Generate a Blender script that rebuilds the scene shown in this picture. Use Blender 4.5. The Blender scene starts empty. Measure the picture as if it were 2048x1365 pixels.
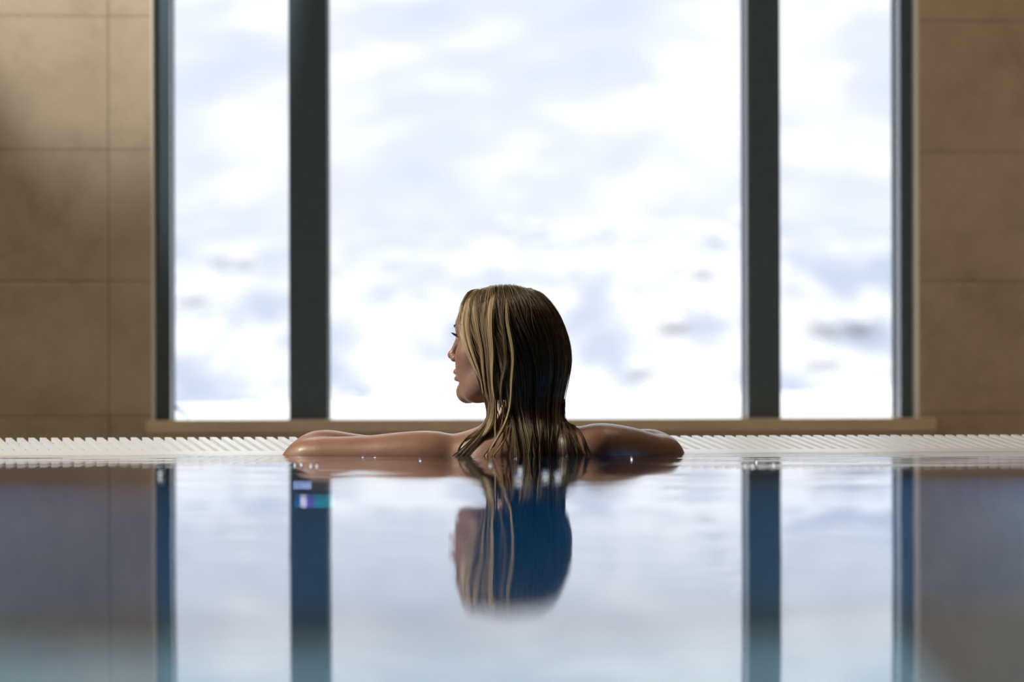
import bpy, math, random
import numpy as np
from mathutils import Matrix, Vector

rng = np.random.default_rng(7)
random.seed(7)
SC = bpy.context.scene
COL = SC.collection

# ------------------------------------------------------------------ camera model
F_PX, CX, HY = 4836.0, 1024.0, 804.0
CAM_H = 0.103
YAW = math.radians(2.9)
ROLL = math.radians(0.15)
fwd = np.array([math.sin(YAW), math.cos(YAW), 0.0])
rgt0 = np.array([math.cos(YAW), -math.sin(YAW), 0.0])
zup = np.array([0.0, 0.0, 1.0])
rgt = rgt0 * math.cos(ROLL) - zup * math.sin(ROLL)
upv = zup * math.cos(ROLL) + rgt0 * math.sin(ROLL)
CAM = np.array([0.0, 0.0, CAM_H])


def at_y(px, py, Y):
    """world point seen at a pixel, on the plane Y = const"""
    d = fwd + rgt * ((px - CX) / F_PX) - upv * ((py - HY) / F_PX)
    return CAM + d * (Y / d[1])


def wx(px, Y, py=500):
    return float(at_y(px, py, Y)[0])


def wz(py, Y, px=1024):
    return float(at_y(px, py, Y)[2])


# ------------------------------------------------------------------ helpers
def tag(o, label=None, cat=None, group=None, kind=None):
    if label: o['label'] = label
    if cat: o['category'] = cat
    if group: o['group'] = group
    if kind: o['kind'] = kind
    return o


def link(name, verts, faces, mat=None, parent=None, smooth=False):
    me = bpy.data.meshes.new(name)
    me.from_pydata([tuple(map(float, v)) for v in verts], [], [tuple(map(int, f)) for f in faces])
    me.update()
    if smooth:
        me.polygons.foreach_set('use_smooth', [True] * len(me.polygons))
    o = bpy.data.objects.new(name, me)
    COL.objects.link(o)
    if mat: me.materials.append(mat)
    if parent: o.parent = parent
    return o


def link_np(name, V, Q, mat=None, parent=None, smooth=True):
    """fast: V (n,3), Q (m,k) all faces with k corners"""
    me = bpy.data.meshes.new(name)
    V = np.ascontiguousarray(V, dtype=np.float32)
    Q = np.ascontiguousarray(Q, dtype=np.int32)
    k = Q.shape[1]
    me.vertices.add(len(V)); me.vertices.foreach_set('co', V.ravel())
    me.loops.add(Q.size); me.loops.foreach_set('vertex_index', Q.ravel())
    me.polygons.add(len(Q))
    me.polygons.foreach_set('loop_start', np.arange(0, Q.size, k, dtype=np.int32))
    me.polygons.foreach_set('loop_total', np.full(len(Q), k, dtype=np.int32))
    me.update(calc_edges=True)
    if smooth:
        me.polygons.foreach_set('use_smooth', np.ones(len(Q), dtype=bool))
    me.validate()
    o = bpy.data.objects.new(name, me)
    COL.objects.link(o)
    if mat: me.materials.append(mat)
    if parent: o.parent = parent
    return o


class MB:
    def __init__(s): s.v, s.f = [], []

    def box(s, x0, x1, y0, y1, z0, z1):
        n = len(s.v)
        s.v += [(x0, y0, z0), (x1, y0, z0), (x1, y1, z0), (x0, y1, z0),
                (x0, y0, z1), (x1, y0, z1), (x1, y1, z1), (x0, y1, z1)]
        s.f += [(n, n + 3, n + 2, n + 1), (n + 4, n + 5, n + 6, n + 7), (n, n + 1, n + 5, n + 4),
                (n + 1, n + 2, n + 6, n + 5), (n + 2, n + 3, n + 7, n + 6), (n + 3, n, n + 4, n + 7)]
        return s

    def prism(s, quad0, quad1):
        n = len(s.v); k = len(quad0)
        s.v += list(quad0) + list(quad1)
        s.f += [tuple(range(n + k - 1, n - 1, -1)), tuple(range(n + k, n + 2 * k))]
        for i in range(k):
            j = (i + 1) % k
            s.f.append((n + i, n + j, n + k + j, n + k + i))
        return s

    def build(s, name, mat, parent=None, bevel=0, smooth=False):
        o = link(name, s.v, s.f, mat, parent, smooth)
        if bevel:
            m = o.modifiers.new('bev', 'BEVEL'); m.width = bevel; m.segments = 3; m.limit_method = 'ANGLE'
        return o


def new_mat(name):
    m = bpy.data.materials.new(name); m.use_nodes = True
    nt = m.node_tree; nt.nodes.clear()
    out = nt.nodes.new('ShaderNodeOutputMaterial')
    return m, nt, out


def N(nt, t, **kw):
    n = nt.nodes.new(t)
    for k, v in kw.items():
        if k.startswith('i_'):
            n.inputs[k[2:].replace('_', ' ')].default_value = v
        else:
            setattr(n, k, v)
    return n


def principled(name, col, rough=0.5, **kw):
    m, nt, out = new_mat(name)
    b = nt.nodes.new('ShaderNodeBsdfPrincipled')
    b.inputs['Base Color'].default_value = (*col, 1)
    b.inputs['Roughness'].default_value = rough
    for k, v in kw.items():
        b.inputs[k].default_value = v
    nt.links.new(b.outputs[0], out.inputs[0])
    return m, nt, b


def math_n(nt, op, a, b=None, c=None):
    n = nt.nodes.new('ShaderNodeMath'); n.operation = op
    for i, x in enumerate((a, b, c)):
        if x is None: continue
        if isinstance(x, (int, float)): n.inputs[i].default_value = x
        else: nt.links.new(x, n.inputs[i])
    return n.outputs[0]


def ramp(nt, fac, stops):
    r = nt.nodes.new('ShaderNodeValToRGB')
    el = r.color_ramp.elements
    while len(el) < len(stops): el.new(0.5)
    for e, (p, c) in zip(el, stops):
        e.position = p; e.color = (*c, 1)
    nt.links.new(fac, r.inputs[0])
    return r.outputs[0]


def mixc(nt, fac, a, b):
    n = nt.nodes.new('ShaderNodeMix'); n.data_type = 'RGBA'
    for sock, x in ((n.inputs[0], fac), (n.inputs[6], a), (n.inputs[7], b)):
        if isinstance(x, (int, float)): sock.default_value = x
        elif isinstance(x, tuple): sock.default_value = (*x, 1)
        else: nt.links.new(x, sock)
    return n.outputs[2]


# ------------------------------------------------------------------ dimensions
YW = 6.75                    # inner face of the window wall
YF = YW + 0.065              # front of the window frame
YG = YF + 0.10               # glass
WATER_Y = 4.85               # where the water line lies on the sloping grate
CEIL = 3.0
SLOPE = 0.20
X0, X1, YB = -5.0, 5.0, -4.0

XL = wx(303, YW); XR = wx(1838, YW)          # edges of the opening

# ------------------------------------------------------------------ materials
def stone_material(name, jx, jz_list, base, dark):
    """pale sandstone slabs: mottled, with fine joints at given world positions"""
    m, nt, b = principled(name, base, 0.42)
    tc = nt.nodes.new('ShaderNodeTexCoord')
    n1 = N(nt, 'ShaderNodeTexNoise', i_Scale=3.2, i_Detail=8.0, i_Roughness=0.62)
    nt.links.new(tc.outputs['Object'], n1.inputs['Vector'])
    n2 = N(nt, 'ShaderNodeTexNoise', i_Scale=26.0, i_Detail=6.0, i_Roughness=0.7)
    nt.links.new(tc.outputs['Object'], n2.inputs['Vector'])
    f = math_n(nt, 'ADD', math_n(nt, 'MULTIPLY', n1.outputs[0], 0.65), math_n(nt, 'MULTIPLY', n2.outputs[0], 0.35))
    c = ramp(nt, f, [(0.36, dark), (0.5, base), (0.64, tuple(min(1, x * 1.16) for x in base))])
    sep = nt.nodes.new('ShaderNodeSeparateXYZ'); nt.links.new(tc.outputs['Object'], sep.inputs[0])
    mask = None
    for axis, vals in (('X', jx), ('Z', jz_list)):
        for v in vals:
            d = math_n(nt, 'ABSOLUTE', math_n(nt, 'SUBTRACT', sep.outputs[axis], v))
            g = math_n(nt, 'LESS_THAN', d, 0.0022)
            mask = g if mask is None else math_n(nt, 'MAXIMUM', mask, g)
    col = mixc(nt, math_n(nt, 'MULTIPLY', mask, 0.55), c, (0.12, 0.085, 0.05))
    nt.links.new(col, b.inputs['Base Color'])
    bm = N(nt, 'ShaderNodeBump', i_Strength=0.25, i_Distance=0.004)
    nt.links.new(math_n(nt, 'SUBTRACT', n2.outputs[0], mask), bm.inputs['Height'])
    nt.links.new(bm.outputs[0], b.inputs['Normal'])
    return m


jz = [wz(832, YW, 150), wz(562, YW, 150), wz(299, YW, 150)]
jz += [jz[2] + 0.37 * k for k in range(1, 6)]
jxl = [wx(217, YW) - 0.75 * k for k in range(0, 5)]
jxr = [XR + 0.33 + 0.75 * k for k in range(0, 5)]
M = {}
M['stone'] = stone_material('sandstone', jxl + jxr, jz, (0.50, 0.425, 0.315), (0.39, 0.325, 0.23))
M['sill'] = stone_material('sill_stone', [], [], (0.86, 0.72, 0.52), (0.78, 0.64, 0.45))
M['plaster'], _, _ = principled('plaster', (0.55, 0.47, 0.38), 0.8)
M['ceiling'], _, _ = principled('ceiling_paint', (0.62, 0.58, 0.52), 0.85)
M['deck'], _, _ = principled('deck_tile', (0.70, 0.64, 0.55), 0.5)


def metal_material():
    m, nt, b = principled('anthracite', (0.06, 0.07, 0.075), 0.24)
    tc = nt.nodes.new('ShaderNodeTexCoord')
    n = N(nt, 'ShaderNodeTexNoise', i_Scale=40.0, i_Detail=3.0)
    nt.links.new(tc.outputs['Object'], n.inputs['Vector'])
    nt.links.new(ramp(nt, n.outputs[0], [(0.3, (0.088, 0.128, 0.158)), (0.7, (0.100, 0.142, 0.175))]), b.inputs['Base Color'])
    return m


M['metal'] = metal_material()


def glass_material():
    m, nt, out = new_mat('window_glass')
    t = N(nt, 'ShaderNodeBsdfTransparent'); t.inputs[0].default_value = (0.97, 0.98, 0.98, 1)
    g = N(nt, 'ShaderNodeBsdfGlossy'); g.inputs['Roughness'].default_value = 0.01
    fr = N(nt, 'ShaderNodeFresnel'); fr.inputs[0].default_value = 1.45
    mx = nt.nodes.new('ShaderNodeMixShader')
    nt.links.new(math_n(nt, 'MULTIPLY', fr.outputs[0], 0.6), mx.inputs[0])
    nt.links.new(t.outputs[0], mx.inputs[1]); nt.links.new(g.outputs[0], mx.inputs[2])
    nt.links.new(mx.outputs[0], out.inputs[0])
    return m


M['glass'] = glass_material()
M['grate'], _, _ = principled('white_plastic', (0.72, 0.79, 0.87), 0.35)


def water_material():
    m, nt, out = new_mat('pool_water')
    b = nt.nodes.new('ShaderNodeBsdfPrincipled')
    b.inputs['Base Color'].default_value = (0.93, 0.98, 1.0, 1)
    b.inputs['Roughness'].default_value = 0.03
    b.inputs['IOR'].default_value = 1.333
    b.inputs['Transmission Weight'].default_value = 1.0
    nt.links.new(b.outputs[0], out.inputs[0])
    return m


M['water'] = water_material()


def pool_floor_material():
    m, nt, b = principled('blue_mosaic', (0.01, 0.12, 0.30), 0.4)
    tc = nt.nodes.new('ShaderNodeTexCoord')
    br = N(nt, 'ShaderNodeTexBrick')
    br.offset = 0.0
    br.inputs['Scale'].default_value = 1.0
    br.inputs['Brick Width'].default_value = 0.05; br.inputs['Row Height'].default_value = 0.05
    br.inputs['Mortar Size'].default_value = 0.002
    br.inputs['Color1'].default_value = (0.001, 0.085, 0.20, 1)
    br.inputs['Color2'].default_value = (0.001, 0.105, 0.24, 1)
    br.inputs['Mortar'].default_value = (0.01, 0.13, 0.26, 1)
    nt.links.new(tc.outputs['Object'], br.inputs['Vector'])
    nt.links.new(br.outputs['Color'], b.inputs['Base Color'])
    return m


M['pool'] = pool_floor_material()
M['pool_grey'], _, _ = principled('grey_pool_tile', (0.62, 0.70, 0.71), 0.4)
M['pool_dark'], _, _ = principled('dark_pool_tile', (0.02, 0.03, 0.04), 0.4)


def snow_material(name, scale, stops, stretch=(1, 1, 1), rot=0.0, seed=0.0):
    m, nt, b = principled(name, (0.85, 0.86, 0.88), 0.8)
    tc = nt.nodes.new('ShaderNodeTexCoord')
    mp = nt.nodes.new('ShaderNodeMapping')
    mp.inputs['Scale'].default_value = stretch
    mp.inputs['Rotation'].default_value = (0, rot, 0)
    mp.inputs['Location'].default_value = (seed, seed * 0.7, 0)
    nt.links.new(tc.outputs['Object'], mp.inputs[0])
    n = N(nt, 'ShaderNodeTexNoise', i_Scale=scale, i_Detail=6.0, i_Roughness=0.55)
    nt.links.new(mp.outputs[0], n.inputs['Vector'])
    nt.links.new(ramp(nt, n.outputs[0], stops), b.inputs['Base Color'])
    b.inputs['Specular IOR Level'].default_value = 0.0
    return m


# ------------------------------------------------------------------ room shell
b = MB()
b.box(X0, XL, YW, YW + 0.30, -0.3, CEIL)
b.box(XR, X1, YW, YW + 0.30, -0.3, CEIL)
b.box(XL, XR, YW, YW + 0.30, 2.62, CEIL)
SILL_T = wz(839.5, YW - 0.09)
SILL_M = wz(865.5, YW - 0.09)
b.box(XL, XR, YW + 0.0, YW + 0.30, -0.3, SILL_M - 0.002)
tag(b.build('wall_far', M['stone']), 'pale sandstone slab wall around the tall windows', 'wall', kind='structure')

b = MB()   # left wall, with an unseen opening added to let daylight in from the left
b.box(X0 - 0.25, X0, YB, 2.2, -0.3, CEIL)
b.box(X0 - 0.25, X0, 4.6, YW + 0.3, -0.3, CEIL)
b.box(X0 - 0.25, X0, 2.2, 4.6, -0.3, 0.2)
b.box(X0 - 0.25, X0, 2.2, 4.6, 2.6, CEIL)
tag(b.build('wall_left', M['plaster']), 'beige side wall of the pool hall on the left', 'wall', kind='structure')
tag(MB().box(X0 - 0.14, X0 - 0.13, 2.2, 4.6, 0.2, 2.6).build('added_window', M['glass']), 'glass of the added unseen side opening in the beige wall', 'window', kind='structure')
tag(MB().box(X1, X1 + 0.25, YB, YW + 0.3, -0.3, CEIL).build('wall_right', M['plaster']),
    'beige side wall of the pool hall on the right', 'wall', kind='structure')
tag(MB().box(X0 - 0.25, X1 + 0.25, YB - 0.25, YB, -0.3, CEIL).build('wall_near', M['plaster']),
    'beige end wall behind the swimmer', 'wall', kind='structure')
tag(MB().box(X0 - 0.25, X1 + 0.25, YB - 0.25, YW + 0.3, CEIL, CEIL + 0.2).build('ceiling', M['ceiling']),
    'pale ceiling of the pool hall', 'ceiling', kind='structure')
# deck between grate and wall, and round the pool
GY1 = 5.008
b = MB()
b.box(X0, X1, GY1 + 0.004, YW, -0.30, -0.012)
tag(b.build('floor', M['deck']), 'stone pool deck between the grate and the window wall', 'floor', kind='structure')

# sill
YS = YW - 0.09
b = MB()
xa, xb = wx(292, YS, 850), wx(1874, YS, 850)
b.box(xa, xb, YS, YW + 0.16, SILL_M, SILL_T)
b.box(xa + 0.007, xb - 0.002, YS + 0.012, YW - 0.001, -0.012, SILL_M)
tag(b.build('trim_1', M['sill'], bevel=0.004), 'pale stone window ledge below the three panes', 'window sill', kind='structure')

# pale plastered reveals either side of the frame
M['reveal'], _, _ = principled('pale_plaster', (0.86, 0.80, 0.70), 0.6)
tag(MB().box(XL, XL + 0.004, YW - 0.001, YF, SILL_T, 2.62).build('trim_2', M['reveal']), 'thin pale plaster reveal at the left edge of the window', 'window reveal', kind='structure')
tag(MB().box(XR - 0.004, XR, YW - 0.001, YF, SILL_T, 2.62).build('trim_3', M['reveal']), 'thin pale plaster reveal at the right edge of the window', 'window reveal', kind='structure')

# window
win = bpy.data.objects.new('window_1', None); COL.objects.link(win)
win.location = (0, YF, SILL_T)
tag(win, 'tall anthracite framed window with three panes over the pool', 'window', kind='structure')


def wbox(name, px0, px1, mat, y0=YF, y1=YG + 0.03, x0=None, x1=None):
    a = wx(px0, YF) if x0 is None else x0
    c = wx(px1, YF) if x1 is None else x1
    o = MB().box(a, c, y0 - YF, y1 - YF, 0.0, 2.62 - SILL_T).build(name, mat, win, bevel=0.003)
    return a, c


fl = wbox('frame', 0, 341, M['metal'], x0=XL)
m1 = wbox('mullion', 578, 656, M['metal'])
m2 = wbox('mullion', 1495, 1561, M['metal'])
fr = wbox('frame', 1801, 0, M['metal'], x1=XR)
for a, c in ((fl[1], m1[0]), (m1[1], m2[0]), (m2[1], fr[0])):
    # pane with slim gasket along both edges
    pane = MB().box(a, c, YG - YF, YG - YF + 0.006, 0.0, 2.62 - SILL_T).build('pane', M['glass'], win)
    g = MB()
    g.box(a, a + 0.004, YG - YF - 0.012, YG - YF, 0, 2.62 - SILL_T)
    g.box(c - 0.004, c, YG - YF - 0.012, YG - YF, 0, 2.62 - SILL_T)
    g.build('gasket', M['metal'], pane)

# ------------------------------------------------------------------ pool basin
PX0, PX1, PY0, PY1, PD = -4.0, 4.0, -2.5, 4.76, -1.36
b = MB()
b.box(PX0, PX1, 2.78, PY1, PD - 0.1, PD)
o = b.build('pool_floor', M['pool'])
tag(o, 'blue mosaic floor of the pool seen dimly through the water', 'pool floor', kind='structure')
tag(MB().box(PX0, PX1, 2.60, 2.78, PD - 0.1, PD).build('pool_lane_band', M['pool_dark']),
    'dark band across the pool floor', 'pool floor band', kind='structure')
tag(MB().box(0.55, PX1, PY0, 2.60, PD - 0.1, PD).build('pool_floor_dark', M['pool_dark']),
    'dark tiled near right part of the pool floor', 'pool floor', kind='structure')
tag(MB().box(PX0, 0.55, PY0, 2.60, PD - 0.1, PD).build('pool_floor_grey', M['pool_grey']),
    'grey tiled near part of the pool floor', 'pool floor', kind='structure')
for nm, bx, lab in (('far', (PX0, PX1, PY1, PY1 + 0.08, PD - 0.1, -0.045), 'blue mosaic pool wall under the overflow grate'),
                    ('left', (PX0 - 0.1, PX0, PY0, PY1 + 0.1, PD - 0.1, 0.02), 'blue mosaic pool wall on the left'),
                    ('right', (PX1, PX1 + 0.1, PY0, PY1 + 0.1, PD - 0.1, 0.02), 'blue mosaic pool wall on the right'),
                    ('near', (PX0 - 0.1, PX1 + 0.1, PY0 - 0.1, PY0, PD - 0.1, 0.02), 'blue mosaic pool wall behind the camera side')):
    tag(MB().box(*bx).build('pool_wall_' + nm, M['pool']), lab, 'pool wall', kind='structure')
b = MB()
b.box(X0, PX0 - 0.1, YB, GY1, -0.3, 0.02)
b.box(PX1 + 0.1, X1, YB, GY1, -0.3, 0.02)
b.box(PX0 - 0.1, PX1 + 0.1, YB, PY0 - 0.1, -0.3, 0.02)
tag(b.build('floor_deck', M['deck']), 'stone deck along the sides of the pool', 'floor', kind='structure')

# water: one sheet of real ripples
def water():
    ys = np.concatenate([np.linspace(PY0 + .02, 0.4, 20), np.arange(0.42, 3.4, 0.018), np.arange(3.4, 4.93, 0.007)])
    xs = np.concatenate([np.linspace(PX0 + .02, -1.4, 14)[:-1], np.arange(-1.4, 1.41, 0.03), np.linspace(1.43, PX1 - .02, 14)[1:]])
    Xg, Yg = np.meshgrid(xs, ys, indexing='ij')
    Z = np.zeros_like(Xg)
    r = np.random.default_rng(3)
    for k in range(26):                      # slow ripples, crests mostly parallel to the edge
        lam = r.uniform(0.10, 0.42)
        th = r.normal(0, 0.28)
        slope = 0.0007 * r.uniform(0.5, 1.2)
        kk = 2 * math.pi / lam
        Z += slope / kk * np.sin(kk * (Yg * math.cos(th) + Xg * math.sin(th)) + r.uniform(0, 6.28))
    for k in range(6):
        lam = r.uniform(0.9, 1.8); th = r.normal(0, 0.35); kk = 2 * math.pi / lam
        Z += 0.0009 / kk * np.sin(kk * (Yg * math.cos(th) + Xg * math.sin(th)) + r.uniform(0, 6.28))
    Z += 0.0036 * (np.tanh((Yg - 1.2) / 0.53) - 1)          # one slow swell
    Z += 0.0009 * (np.tanh((Yg - 3.75) / 0.4) - 1)
    edge = np.clip((Yg - 3.40) / 1.25, 0, 1) ** 2.2
    for k in range(22):                      # short ripples where the water runs over the grate
        lam = r.uniform(0.045, 0.15); th = r.normal(0, 0.22); kk = 2 * math.pi / lam
        Z += edge * 0.0052 / kk * np.sin(kk * (Yg * math.cos(th) + Xg * math.sin(th)) + r.uniform(0, 6.28))
    V = np.stack([Xg, Yg, Z], -1).reshape(-1, 3)
    ny = len(ys); nx = len(xs)
    i, j = np.meshgrid(np.arange(nx - 1), np.arange(ny - 1), indexing='ij')
    a = i * ny + j
    Q = np.stack([a, a + ny, a + ny + 1, a + 1], -1).reshape(-1, 4)
    o = link_np('pool_water', V, Q, M['water'])
    tag(o, 'still blue pool water mirroring the window and the woman', 'water', kind='stuff')


water()

# ------------------------------------------------------------------ overflow grate (sloping, slats laid diagonally)
def grate():
    g = bpy.data.objects.new('overflow_grate', None); COL.objects.link(g)
    g.location = (0, 4.80, 0)
    tag(g, 'white slatted overflow grate along the pool edge below the window ledge', 'pool grate')
    oy = 4.80

    def hz(y): return (y - WATER_Y) * SLOPE

    pitch = 0.0232
    skew = 0.10                             # x shift from back to front
    ya, yb = 4.752, GY1
    zb = 0.016
    s = MB()
    x = -3.2
    while x < 3.2:
        w = pitch * 0.66
        # cross-section of a slat: flat top, then a bevelled flank
        def ring(xx, y):
            z = hz(y)
            return [(xx, y - oy, z - zb), (xx + w + 0.006, y - oy, z - zb), (xx + w, y - oy, z - 0.0035), (xx + w * 0.82, y - oy, z), (xx, y - oy, z)]
        s.prism(ring(x + skew, ya), ring(x, yb))
        x += pitch
    s.build('slats', M['grate'], g)
    # carrier trays below the slats, and the front rail
    t = MB()
    t.prism([(-3.4, ya - oy, hz(ya) - 0.020), (-3.4, yb - oy, hz(yb) - 0.020), (-3.4, yb - oy, -0.05), (-3.4, ya - oy, -0.05)],
            [(3.4, ya - oy, hz(ya) - 0.020), (3.4, yb - oy, hz(yb) - 0.020), (3.4, yb - oy, -0.05), (3.4, ya - oy, -0.05)])
    t.build('channel', M['grate'], g)
    for yy in (4.872, 4.93, 4.985):
        r = MB()
        r.box(-3.3, 3.3, yy - oy, yy - oy + 0.006, hz(yy) - 0.019, hz(yy) - 0.006)
        r.build('cross_rail', M['grate'], g)
    f = MB()
    yn = 4.874
    f.prism([(-3.4, ya - oy, hz(ya) + .002), (-3.4, yn - oy, hz(yn) + .0015), (-3.4, yn - oy, hz(yn) - .015), (-3.4, ya - oy, hz(ya) - .015)],
            [(3.4, ya - oy, hz(ya) + .002), (3.4, yn - oy, hz(yn) + .0015), (3.4, yn - oy, hz(yn) - .015), (3.4, ya - oy, hz(ya) - .015)])
    f.box(-3.4, 3.4, ya - oy - 0.012, ya - oy, hz(ya) - 0.03, hz(ya))
    f.build('front_rail', M['grate'], g, bevel=0.002)


grate()

# ------------------------------------------------------------------ outside: snow
def terrain():
    # snow bank right outside the glass
    M['bank'] = snow_material('bank_snow', 0.6, [(0.3, (0.78, 0.785, 0.80)), (0.7, (0.82, 0.82, 0.825))])
    xs = np.linspace(-9, 12, 120); ys = np.linspace(7.1, 16, 50)
    Xg, Yg = np.meshgrid(xs, ys, indexing='ij')
    top = 0.10 + 0.03 * np.sin(Xg * 0.8 + 0.6) + 0.10 * np.exp(-((Xg - 3.6) / 1.3) ** 2)
    prof = np.clip((Yg - 7.1) / 3.0, 0, 1); prof = prof * prof * (3 - 2 * prof)
    fall = np.clip((Yg - 12.0) / 4.0, 0, 1)
    Z = -0.10 + (top + 0.10) * prof - 3.0 * fall ** 1.5
    V = np.stack([Xg, Yg, Z], -1).reshape(-1, 3); ny = len(ys)
    i, j = np.meshgrid(np.arange(len(xs) - 1), np.arange(ny - 1), indexing='ij'); a = i * ny + j
    Q = np.stack([a, a + ny, a + ny + 1, a + 1], -1).reshape(-1, 4)
    tag(link_np('snow_bank', V, Q, M['bank']), 'smooth white snow bank just outside the window panes', 'snow', kind='stuff')

    # valley floor and the mountainside
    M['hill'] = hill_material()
    xs = np.linspace(-120, 160, 220); ys = np.concatenate([np.linspace(14, 90, 60), np.linspace(92, 420, 120)])
    Xg, Yg = np.meshgrid(xs, ys, indexing='ij')
    Z = np.where(Yg < 80, -3.0 + (Yg - 14) / 66 * 3.0, 0 + (Yg - 80) * 0.285)
    r = np.random.default_rng(11)
    for k in range(30):
        lam = r.uniform(14, 90); th = r.uniform(0, math.pi); kk = 2 * math.pi / lam
        Z += np.clip((Yg - 30) / 120, 0, 1) * 0.035 * lam * 0.6 * np.sin(kk * (Xg * math.cos(th) + Yg * math.sin(th)) + r.uniform(0, 6.28)) / 2.2
    V = np.stack([Xg, Yg, Z], -1).reshape(-1, 3); ny = len(ys)
    i, j = np.meshgrid(np.arange(len(xs) - 1), np.arange(ny - 1), indexing='ij'); a = i * ny + j
    Q = np.stack([a, a + ny, a + ny + 1, a + 1], -1).reshape(-1, 4)
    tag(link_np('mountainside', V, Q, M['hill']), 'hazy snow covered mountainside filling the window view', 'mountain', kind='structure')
    return xs, ys, Z


def hill_material():
    m, nt, b = principled('snowy_hillside', (0.85, 0.87, 0.9), 0.9)
    b.inputs['Specular IOR Level'].default_value = 0.0
    tc = nt.nodes.new('ShaderNodeTexCoord')

    def noise(scale, stretch, rot, loc, det=5.0, rough=0.5):
        mp = nt.nodes.new('ShaderNodeMapping')
        mp.inputs['Scale'].default_value = stretch
        mp.inputs['Rotation'].default_value = rot
        mp.inputs['Location'].default_value = loc
        nt.links.new(tc.outputs['Object'], mp.inputs[0])
        n = N(nt, 'ShaderNodeTexNoise', i_Scale=scale, i_Detail=det, i_Roughness=rough)
        nt.links.new(mp.outputs[0], n.inputs['Vector'])
        return n.outputs[0]
    mp = nt.nodes.new('ShaderNodeMapping'); mp.vector_type = 'TEXTURE'   # turn first, then stretch: bands climbing to one side
    mp.inputs['Scale'].default_value = (1.0, 1000.0, 0.40)
    mp.inputs['Rotation'].default_value = (0, -0.42, 0)
    mp.inputs['Location'].default_value = (-11, 0, 4)
    nt.links.new(tc.outputs['Object'], mp.inputs[0])
    nb = N(nt, 'ShaderNodeTexNoise', i_Scale=0.042, i_Detail=4.0, i_Roughness=0.5)
    nt.links.new(mp.outputs[0], nb.inputs['Vector'])
    big = nb.outputs[0]
    small = noise(0.22, (1.0, 0.25, 1.8), (0, 0.2, 0), (9, 4, 2), 6.0, 0.6)
    f = math_n(nt, 'ADD', math_n(nt, 'MULTIPLY', big, 0.7), math_n(nt, 'MULTIPLY', small, 0.3))
    c = ramp(nt, f, [(0.33, (0.355, 0.38, 0.44)), (0.44, (0.39, 0.41, 0.455)), (0.50, (0.43, 0.44, 0.47)), (0.60, (0.55, 0.55, 0.555))])  # haze and shadow patches put into the snow as pale blue-grey colours
    # rocks, hedges and roofs of the valley floor
    sep = nt.nodes.new('ShaderNodeSeparateXYZ'); nt.links.new(tc.outputs['Object'], sep.inputs[0])
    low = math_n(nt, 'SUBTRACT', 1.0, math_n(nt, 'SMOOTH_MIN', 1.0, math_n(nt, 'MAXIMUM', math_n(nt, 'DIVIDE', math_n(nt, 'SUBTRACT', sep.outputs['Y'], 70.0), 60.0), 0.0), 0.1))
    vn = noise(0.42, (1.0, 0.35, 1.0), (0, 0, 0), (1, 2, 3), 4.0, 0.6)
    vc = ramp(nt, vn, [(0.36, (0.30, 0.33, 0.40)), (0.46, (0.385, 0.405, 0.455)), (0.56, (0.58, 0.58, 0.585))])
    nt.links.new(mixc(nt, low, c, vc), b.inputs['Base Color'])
    return m


TX, TY, TZ = terrain()


def ground_z(x, y):
    i = int(np.clip(np.searchsorted(TX, x), 0, len(TX) - 1)); j = int(np.clip(np.searchsorted(TY, y), 0, len(TY) - 1))
    return float(TZ[i, j])


def snowy_shrubs():
    """lumpy snow-laden shrubs scattered over the valley floor: nobody could count them"""
    V, Fc = [], []
    r = random.Random(5)
    import bmesh
    for k in range(80):
        y = r.uniform(34, 110); x = y * (r.uniform(-0.16, 0.30))
        s = r.uniform(0.16, 0.42) * (0.5 + y / 90)
        bm = bmesh.new(); bmesh.ops.create_icosphere(bm, subdivisions=2, radius=1.0)
        z0 = ground_z(x, y)
        n = len(V)
        ph = [r.uniform(0, 6.28) for _ in range(3)]
        for v in bm.verts:
            c = v.co
            q = 1 + 0.18 * math.sin(5 * c.x + ph[0]) + 0.15 * math.sin(6 * c.y + ph[1]) + 0.15 * math.sin(5 * c.z + ph[2])
            V.append((x + c.x * s * q, y + c.y * s * q, z0 + s * 0.12 + c.z * s * 0.6 * q))
        for f in bm.faces: Fc.append(tuple(n + v.index for v in f.verts))
        bm.free()
    m = snow_material('shrub_snow', 1.3, [(0.36, (0.60, 0.61, 0.64)), (0.52, (0.72, 0.72, 0.73))])
    o = link('snowy_shrubs', V, Fc, m, smooth=True)
    tag(o, 'blurred snow laden shrubs on the valley floor beyond the snow bank', 'shrubs', kind='stuff')


snowy_shrubs()


def tube(path, rad, sides=10):
    P = [Vector(p) for p in path]; V = []; Fc = []
    up = Vector((0.1, 0.2, 1)).normalized()
    for i, p in enumerate(P):
        t = (P[min(i + 1, len(P) - 1)] - P[max(i - 1, 0)]).normalized()
        a = t.cross(up).normalized(); c = t.cross(a).normalized()
        rr = rad[i] if hasattr(rad, '__len__') else rad
        for k in range(sides):
            an = 2 * math.pi * k / sides
            V.append(p + a * rr * math.cos(an) + c * rr * math.sin(an))
    for i in range(len(P) - 1):
        for k in range(sides):
            j = (k + 1) % sides
            Fc.append((i * sides + k, i * sides + j, (i + 1) * sides + j, (i + 1) * sides + k))
    Fc.append(tuple(range(sides - 1, -1, -1))); Fc.append(tuple(range((len(P) - 1) * sides, len(P) * sides)))
    return V, Fc


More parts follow.
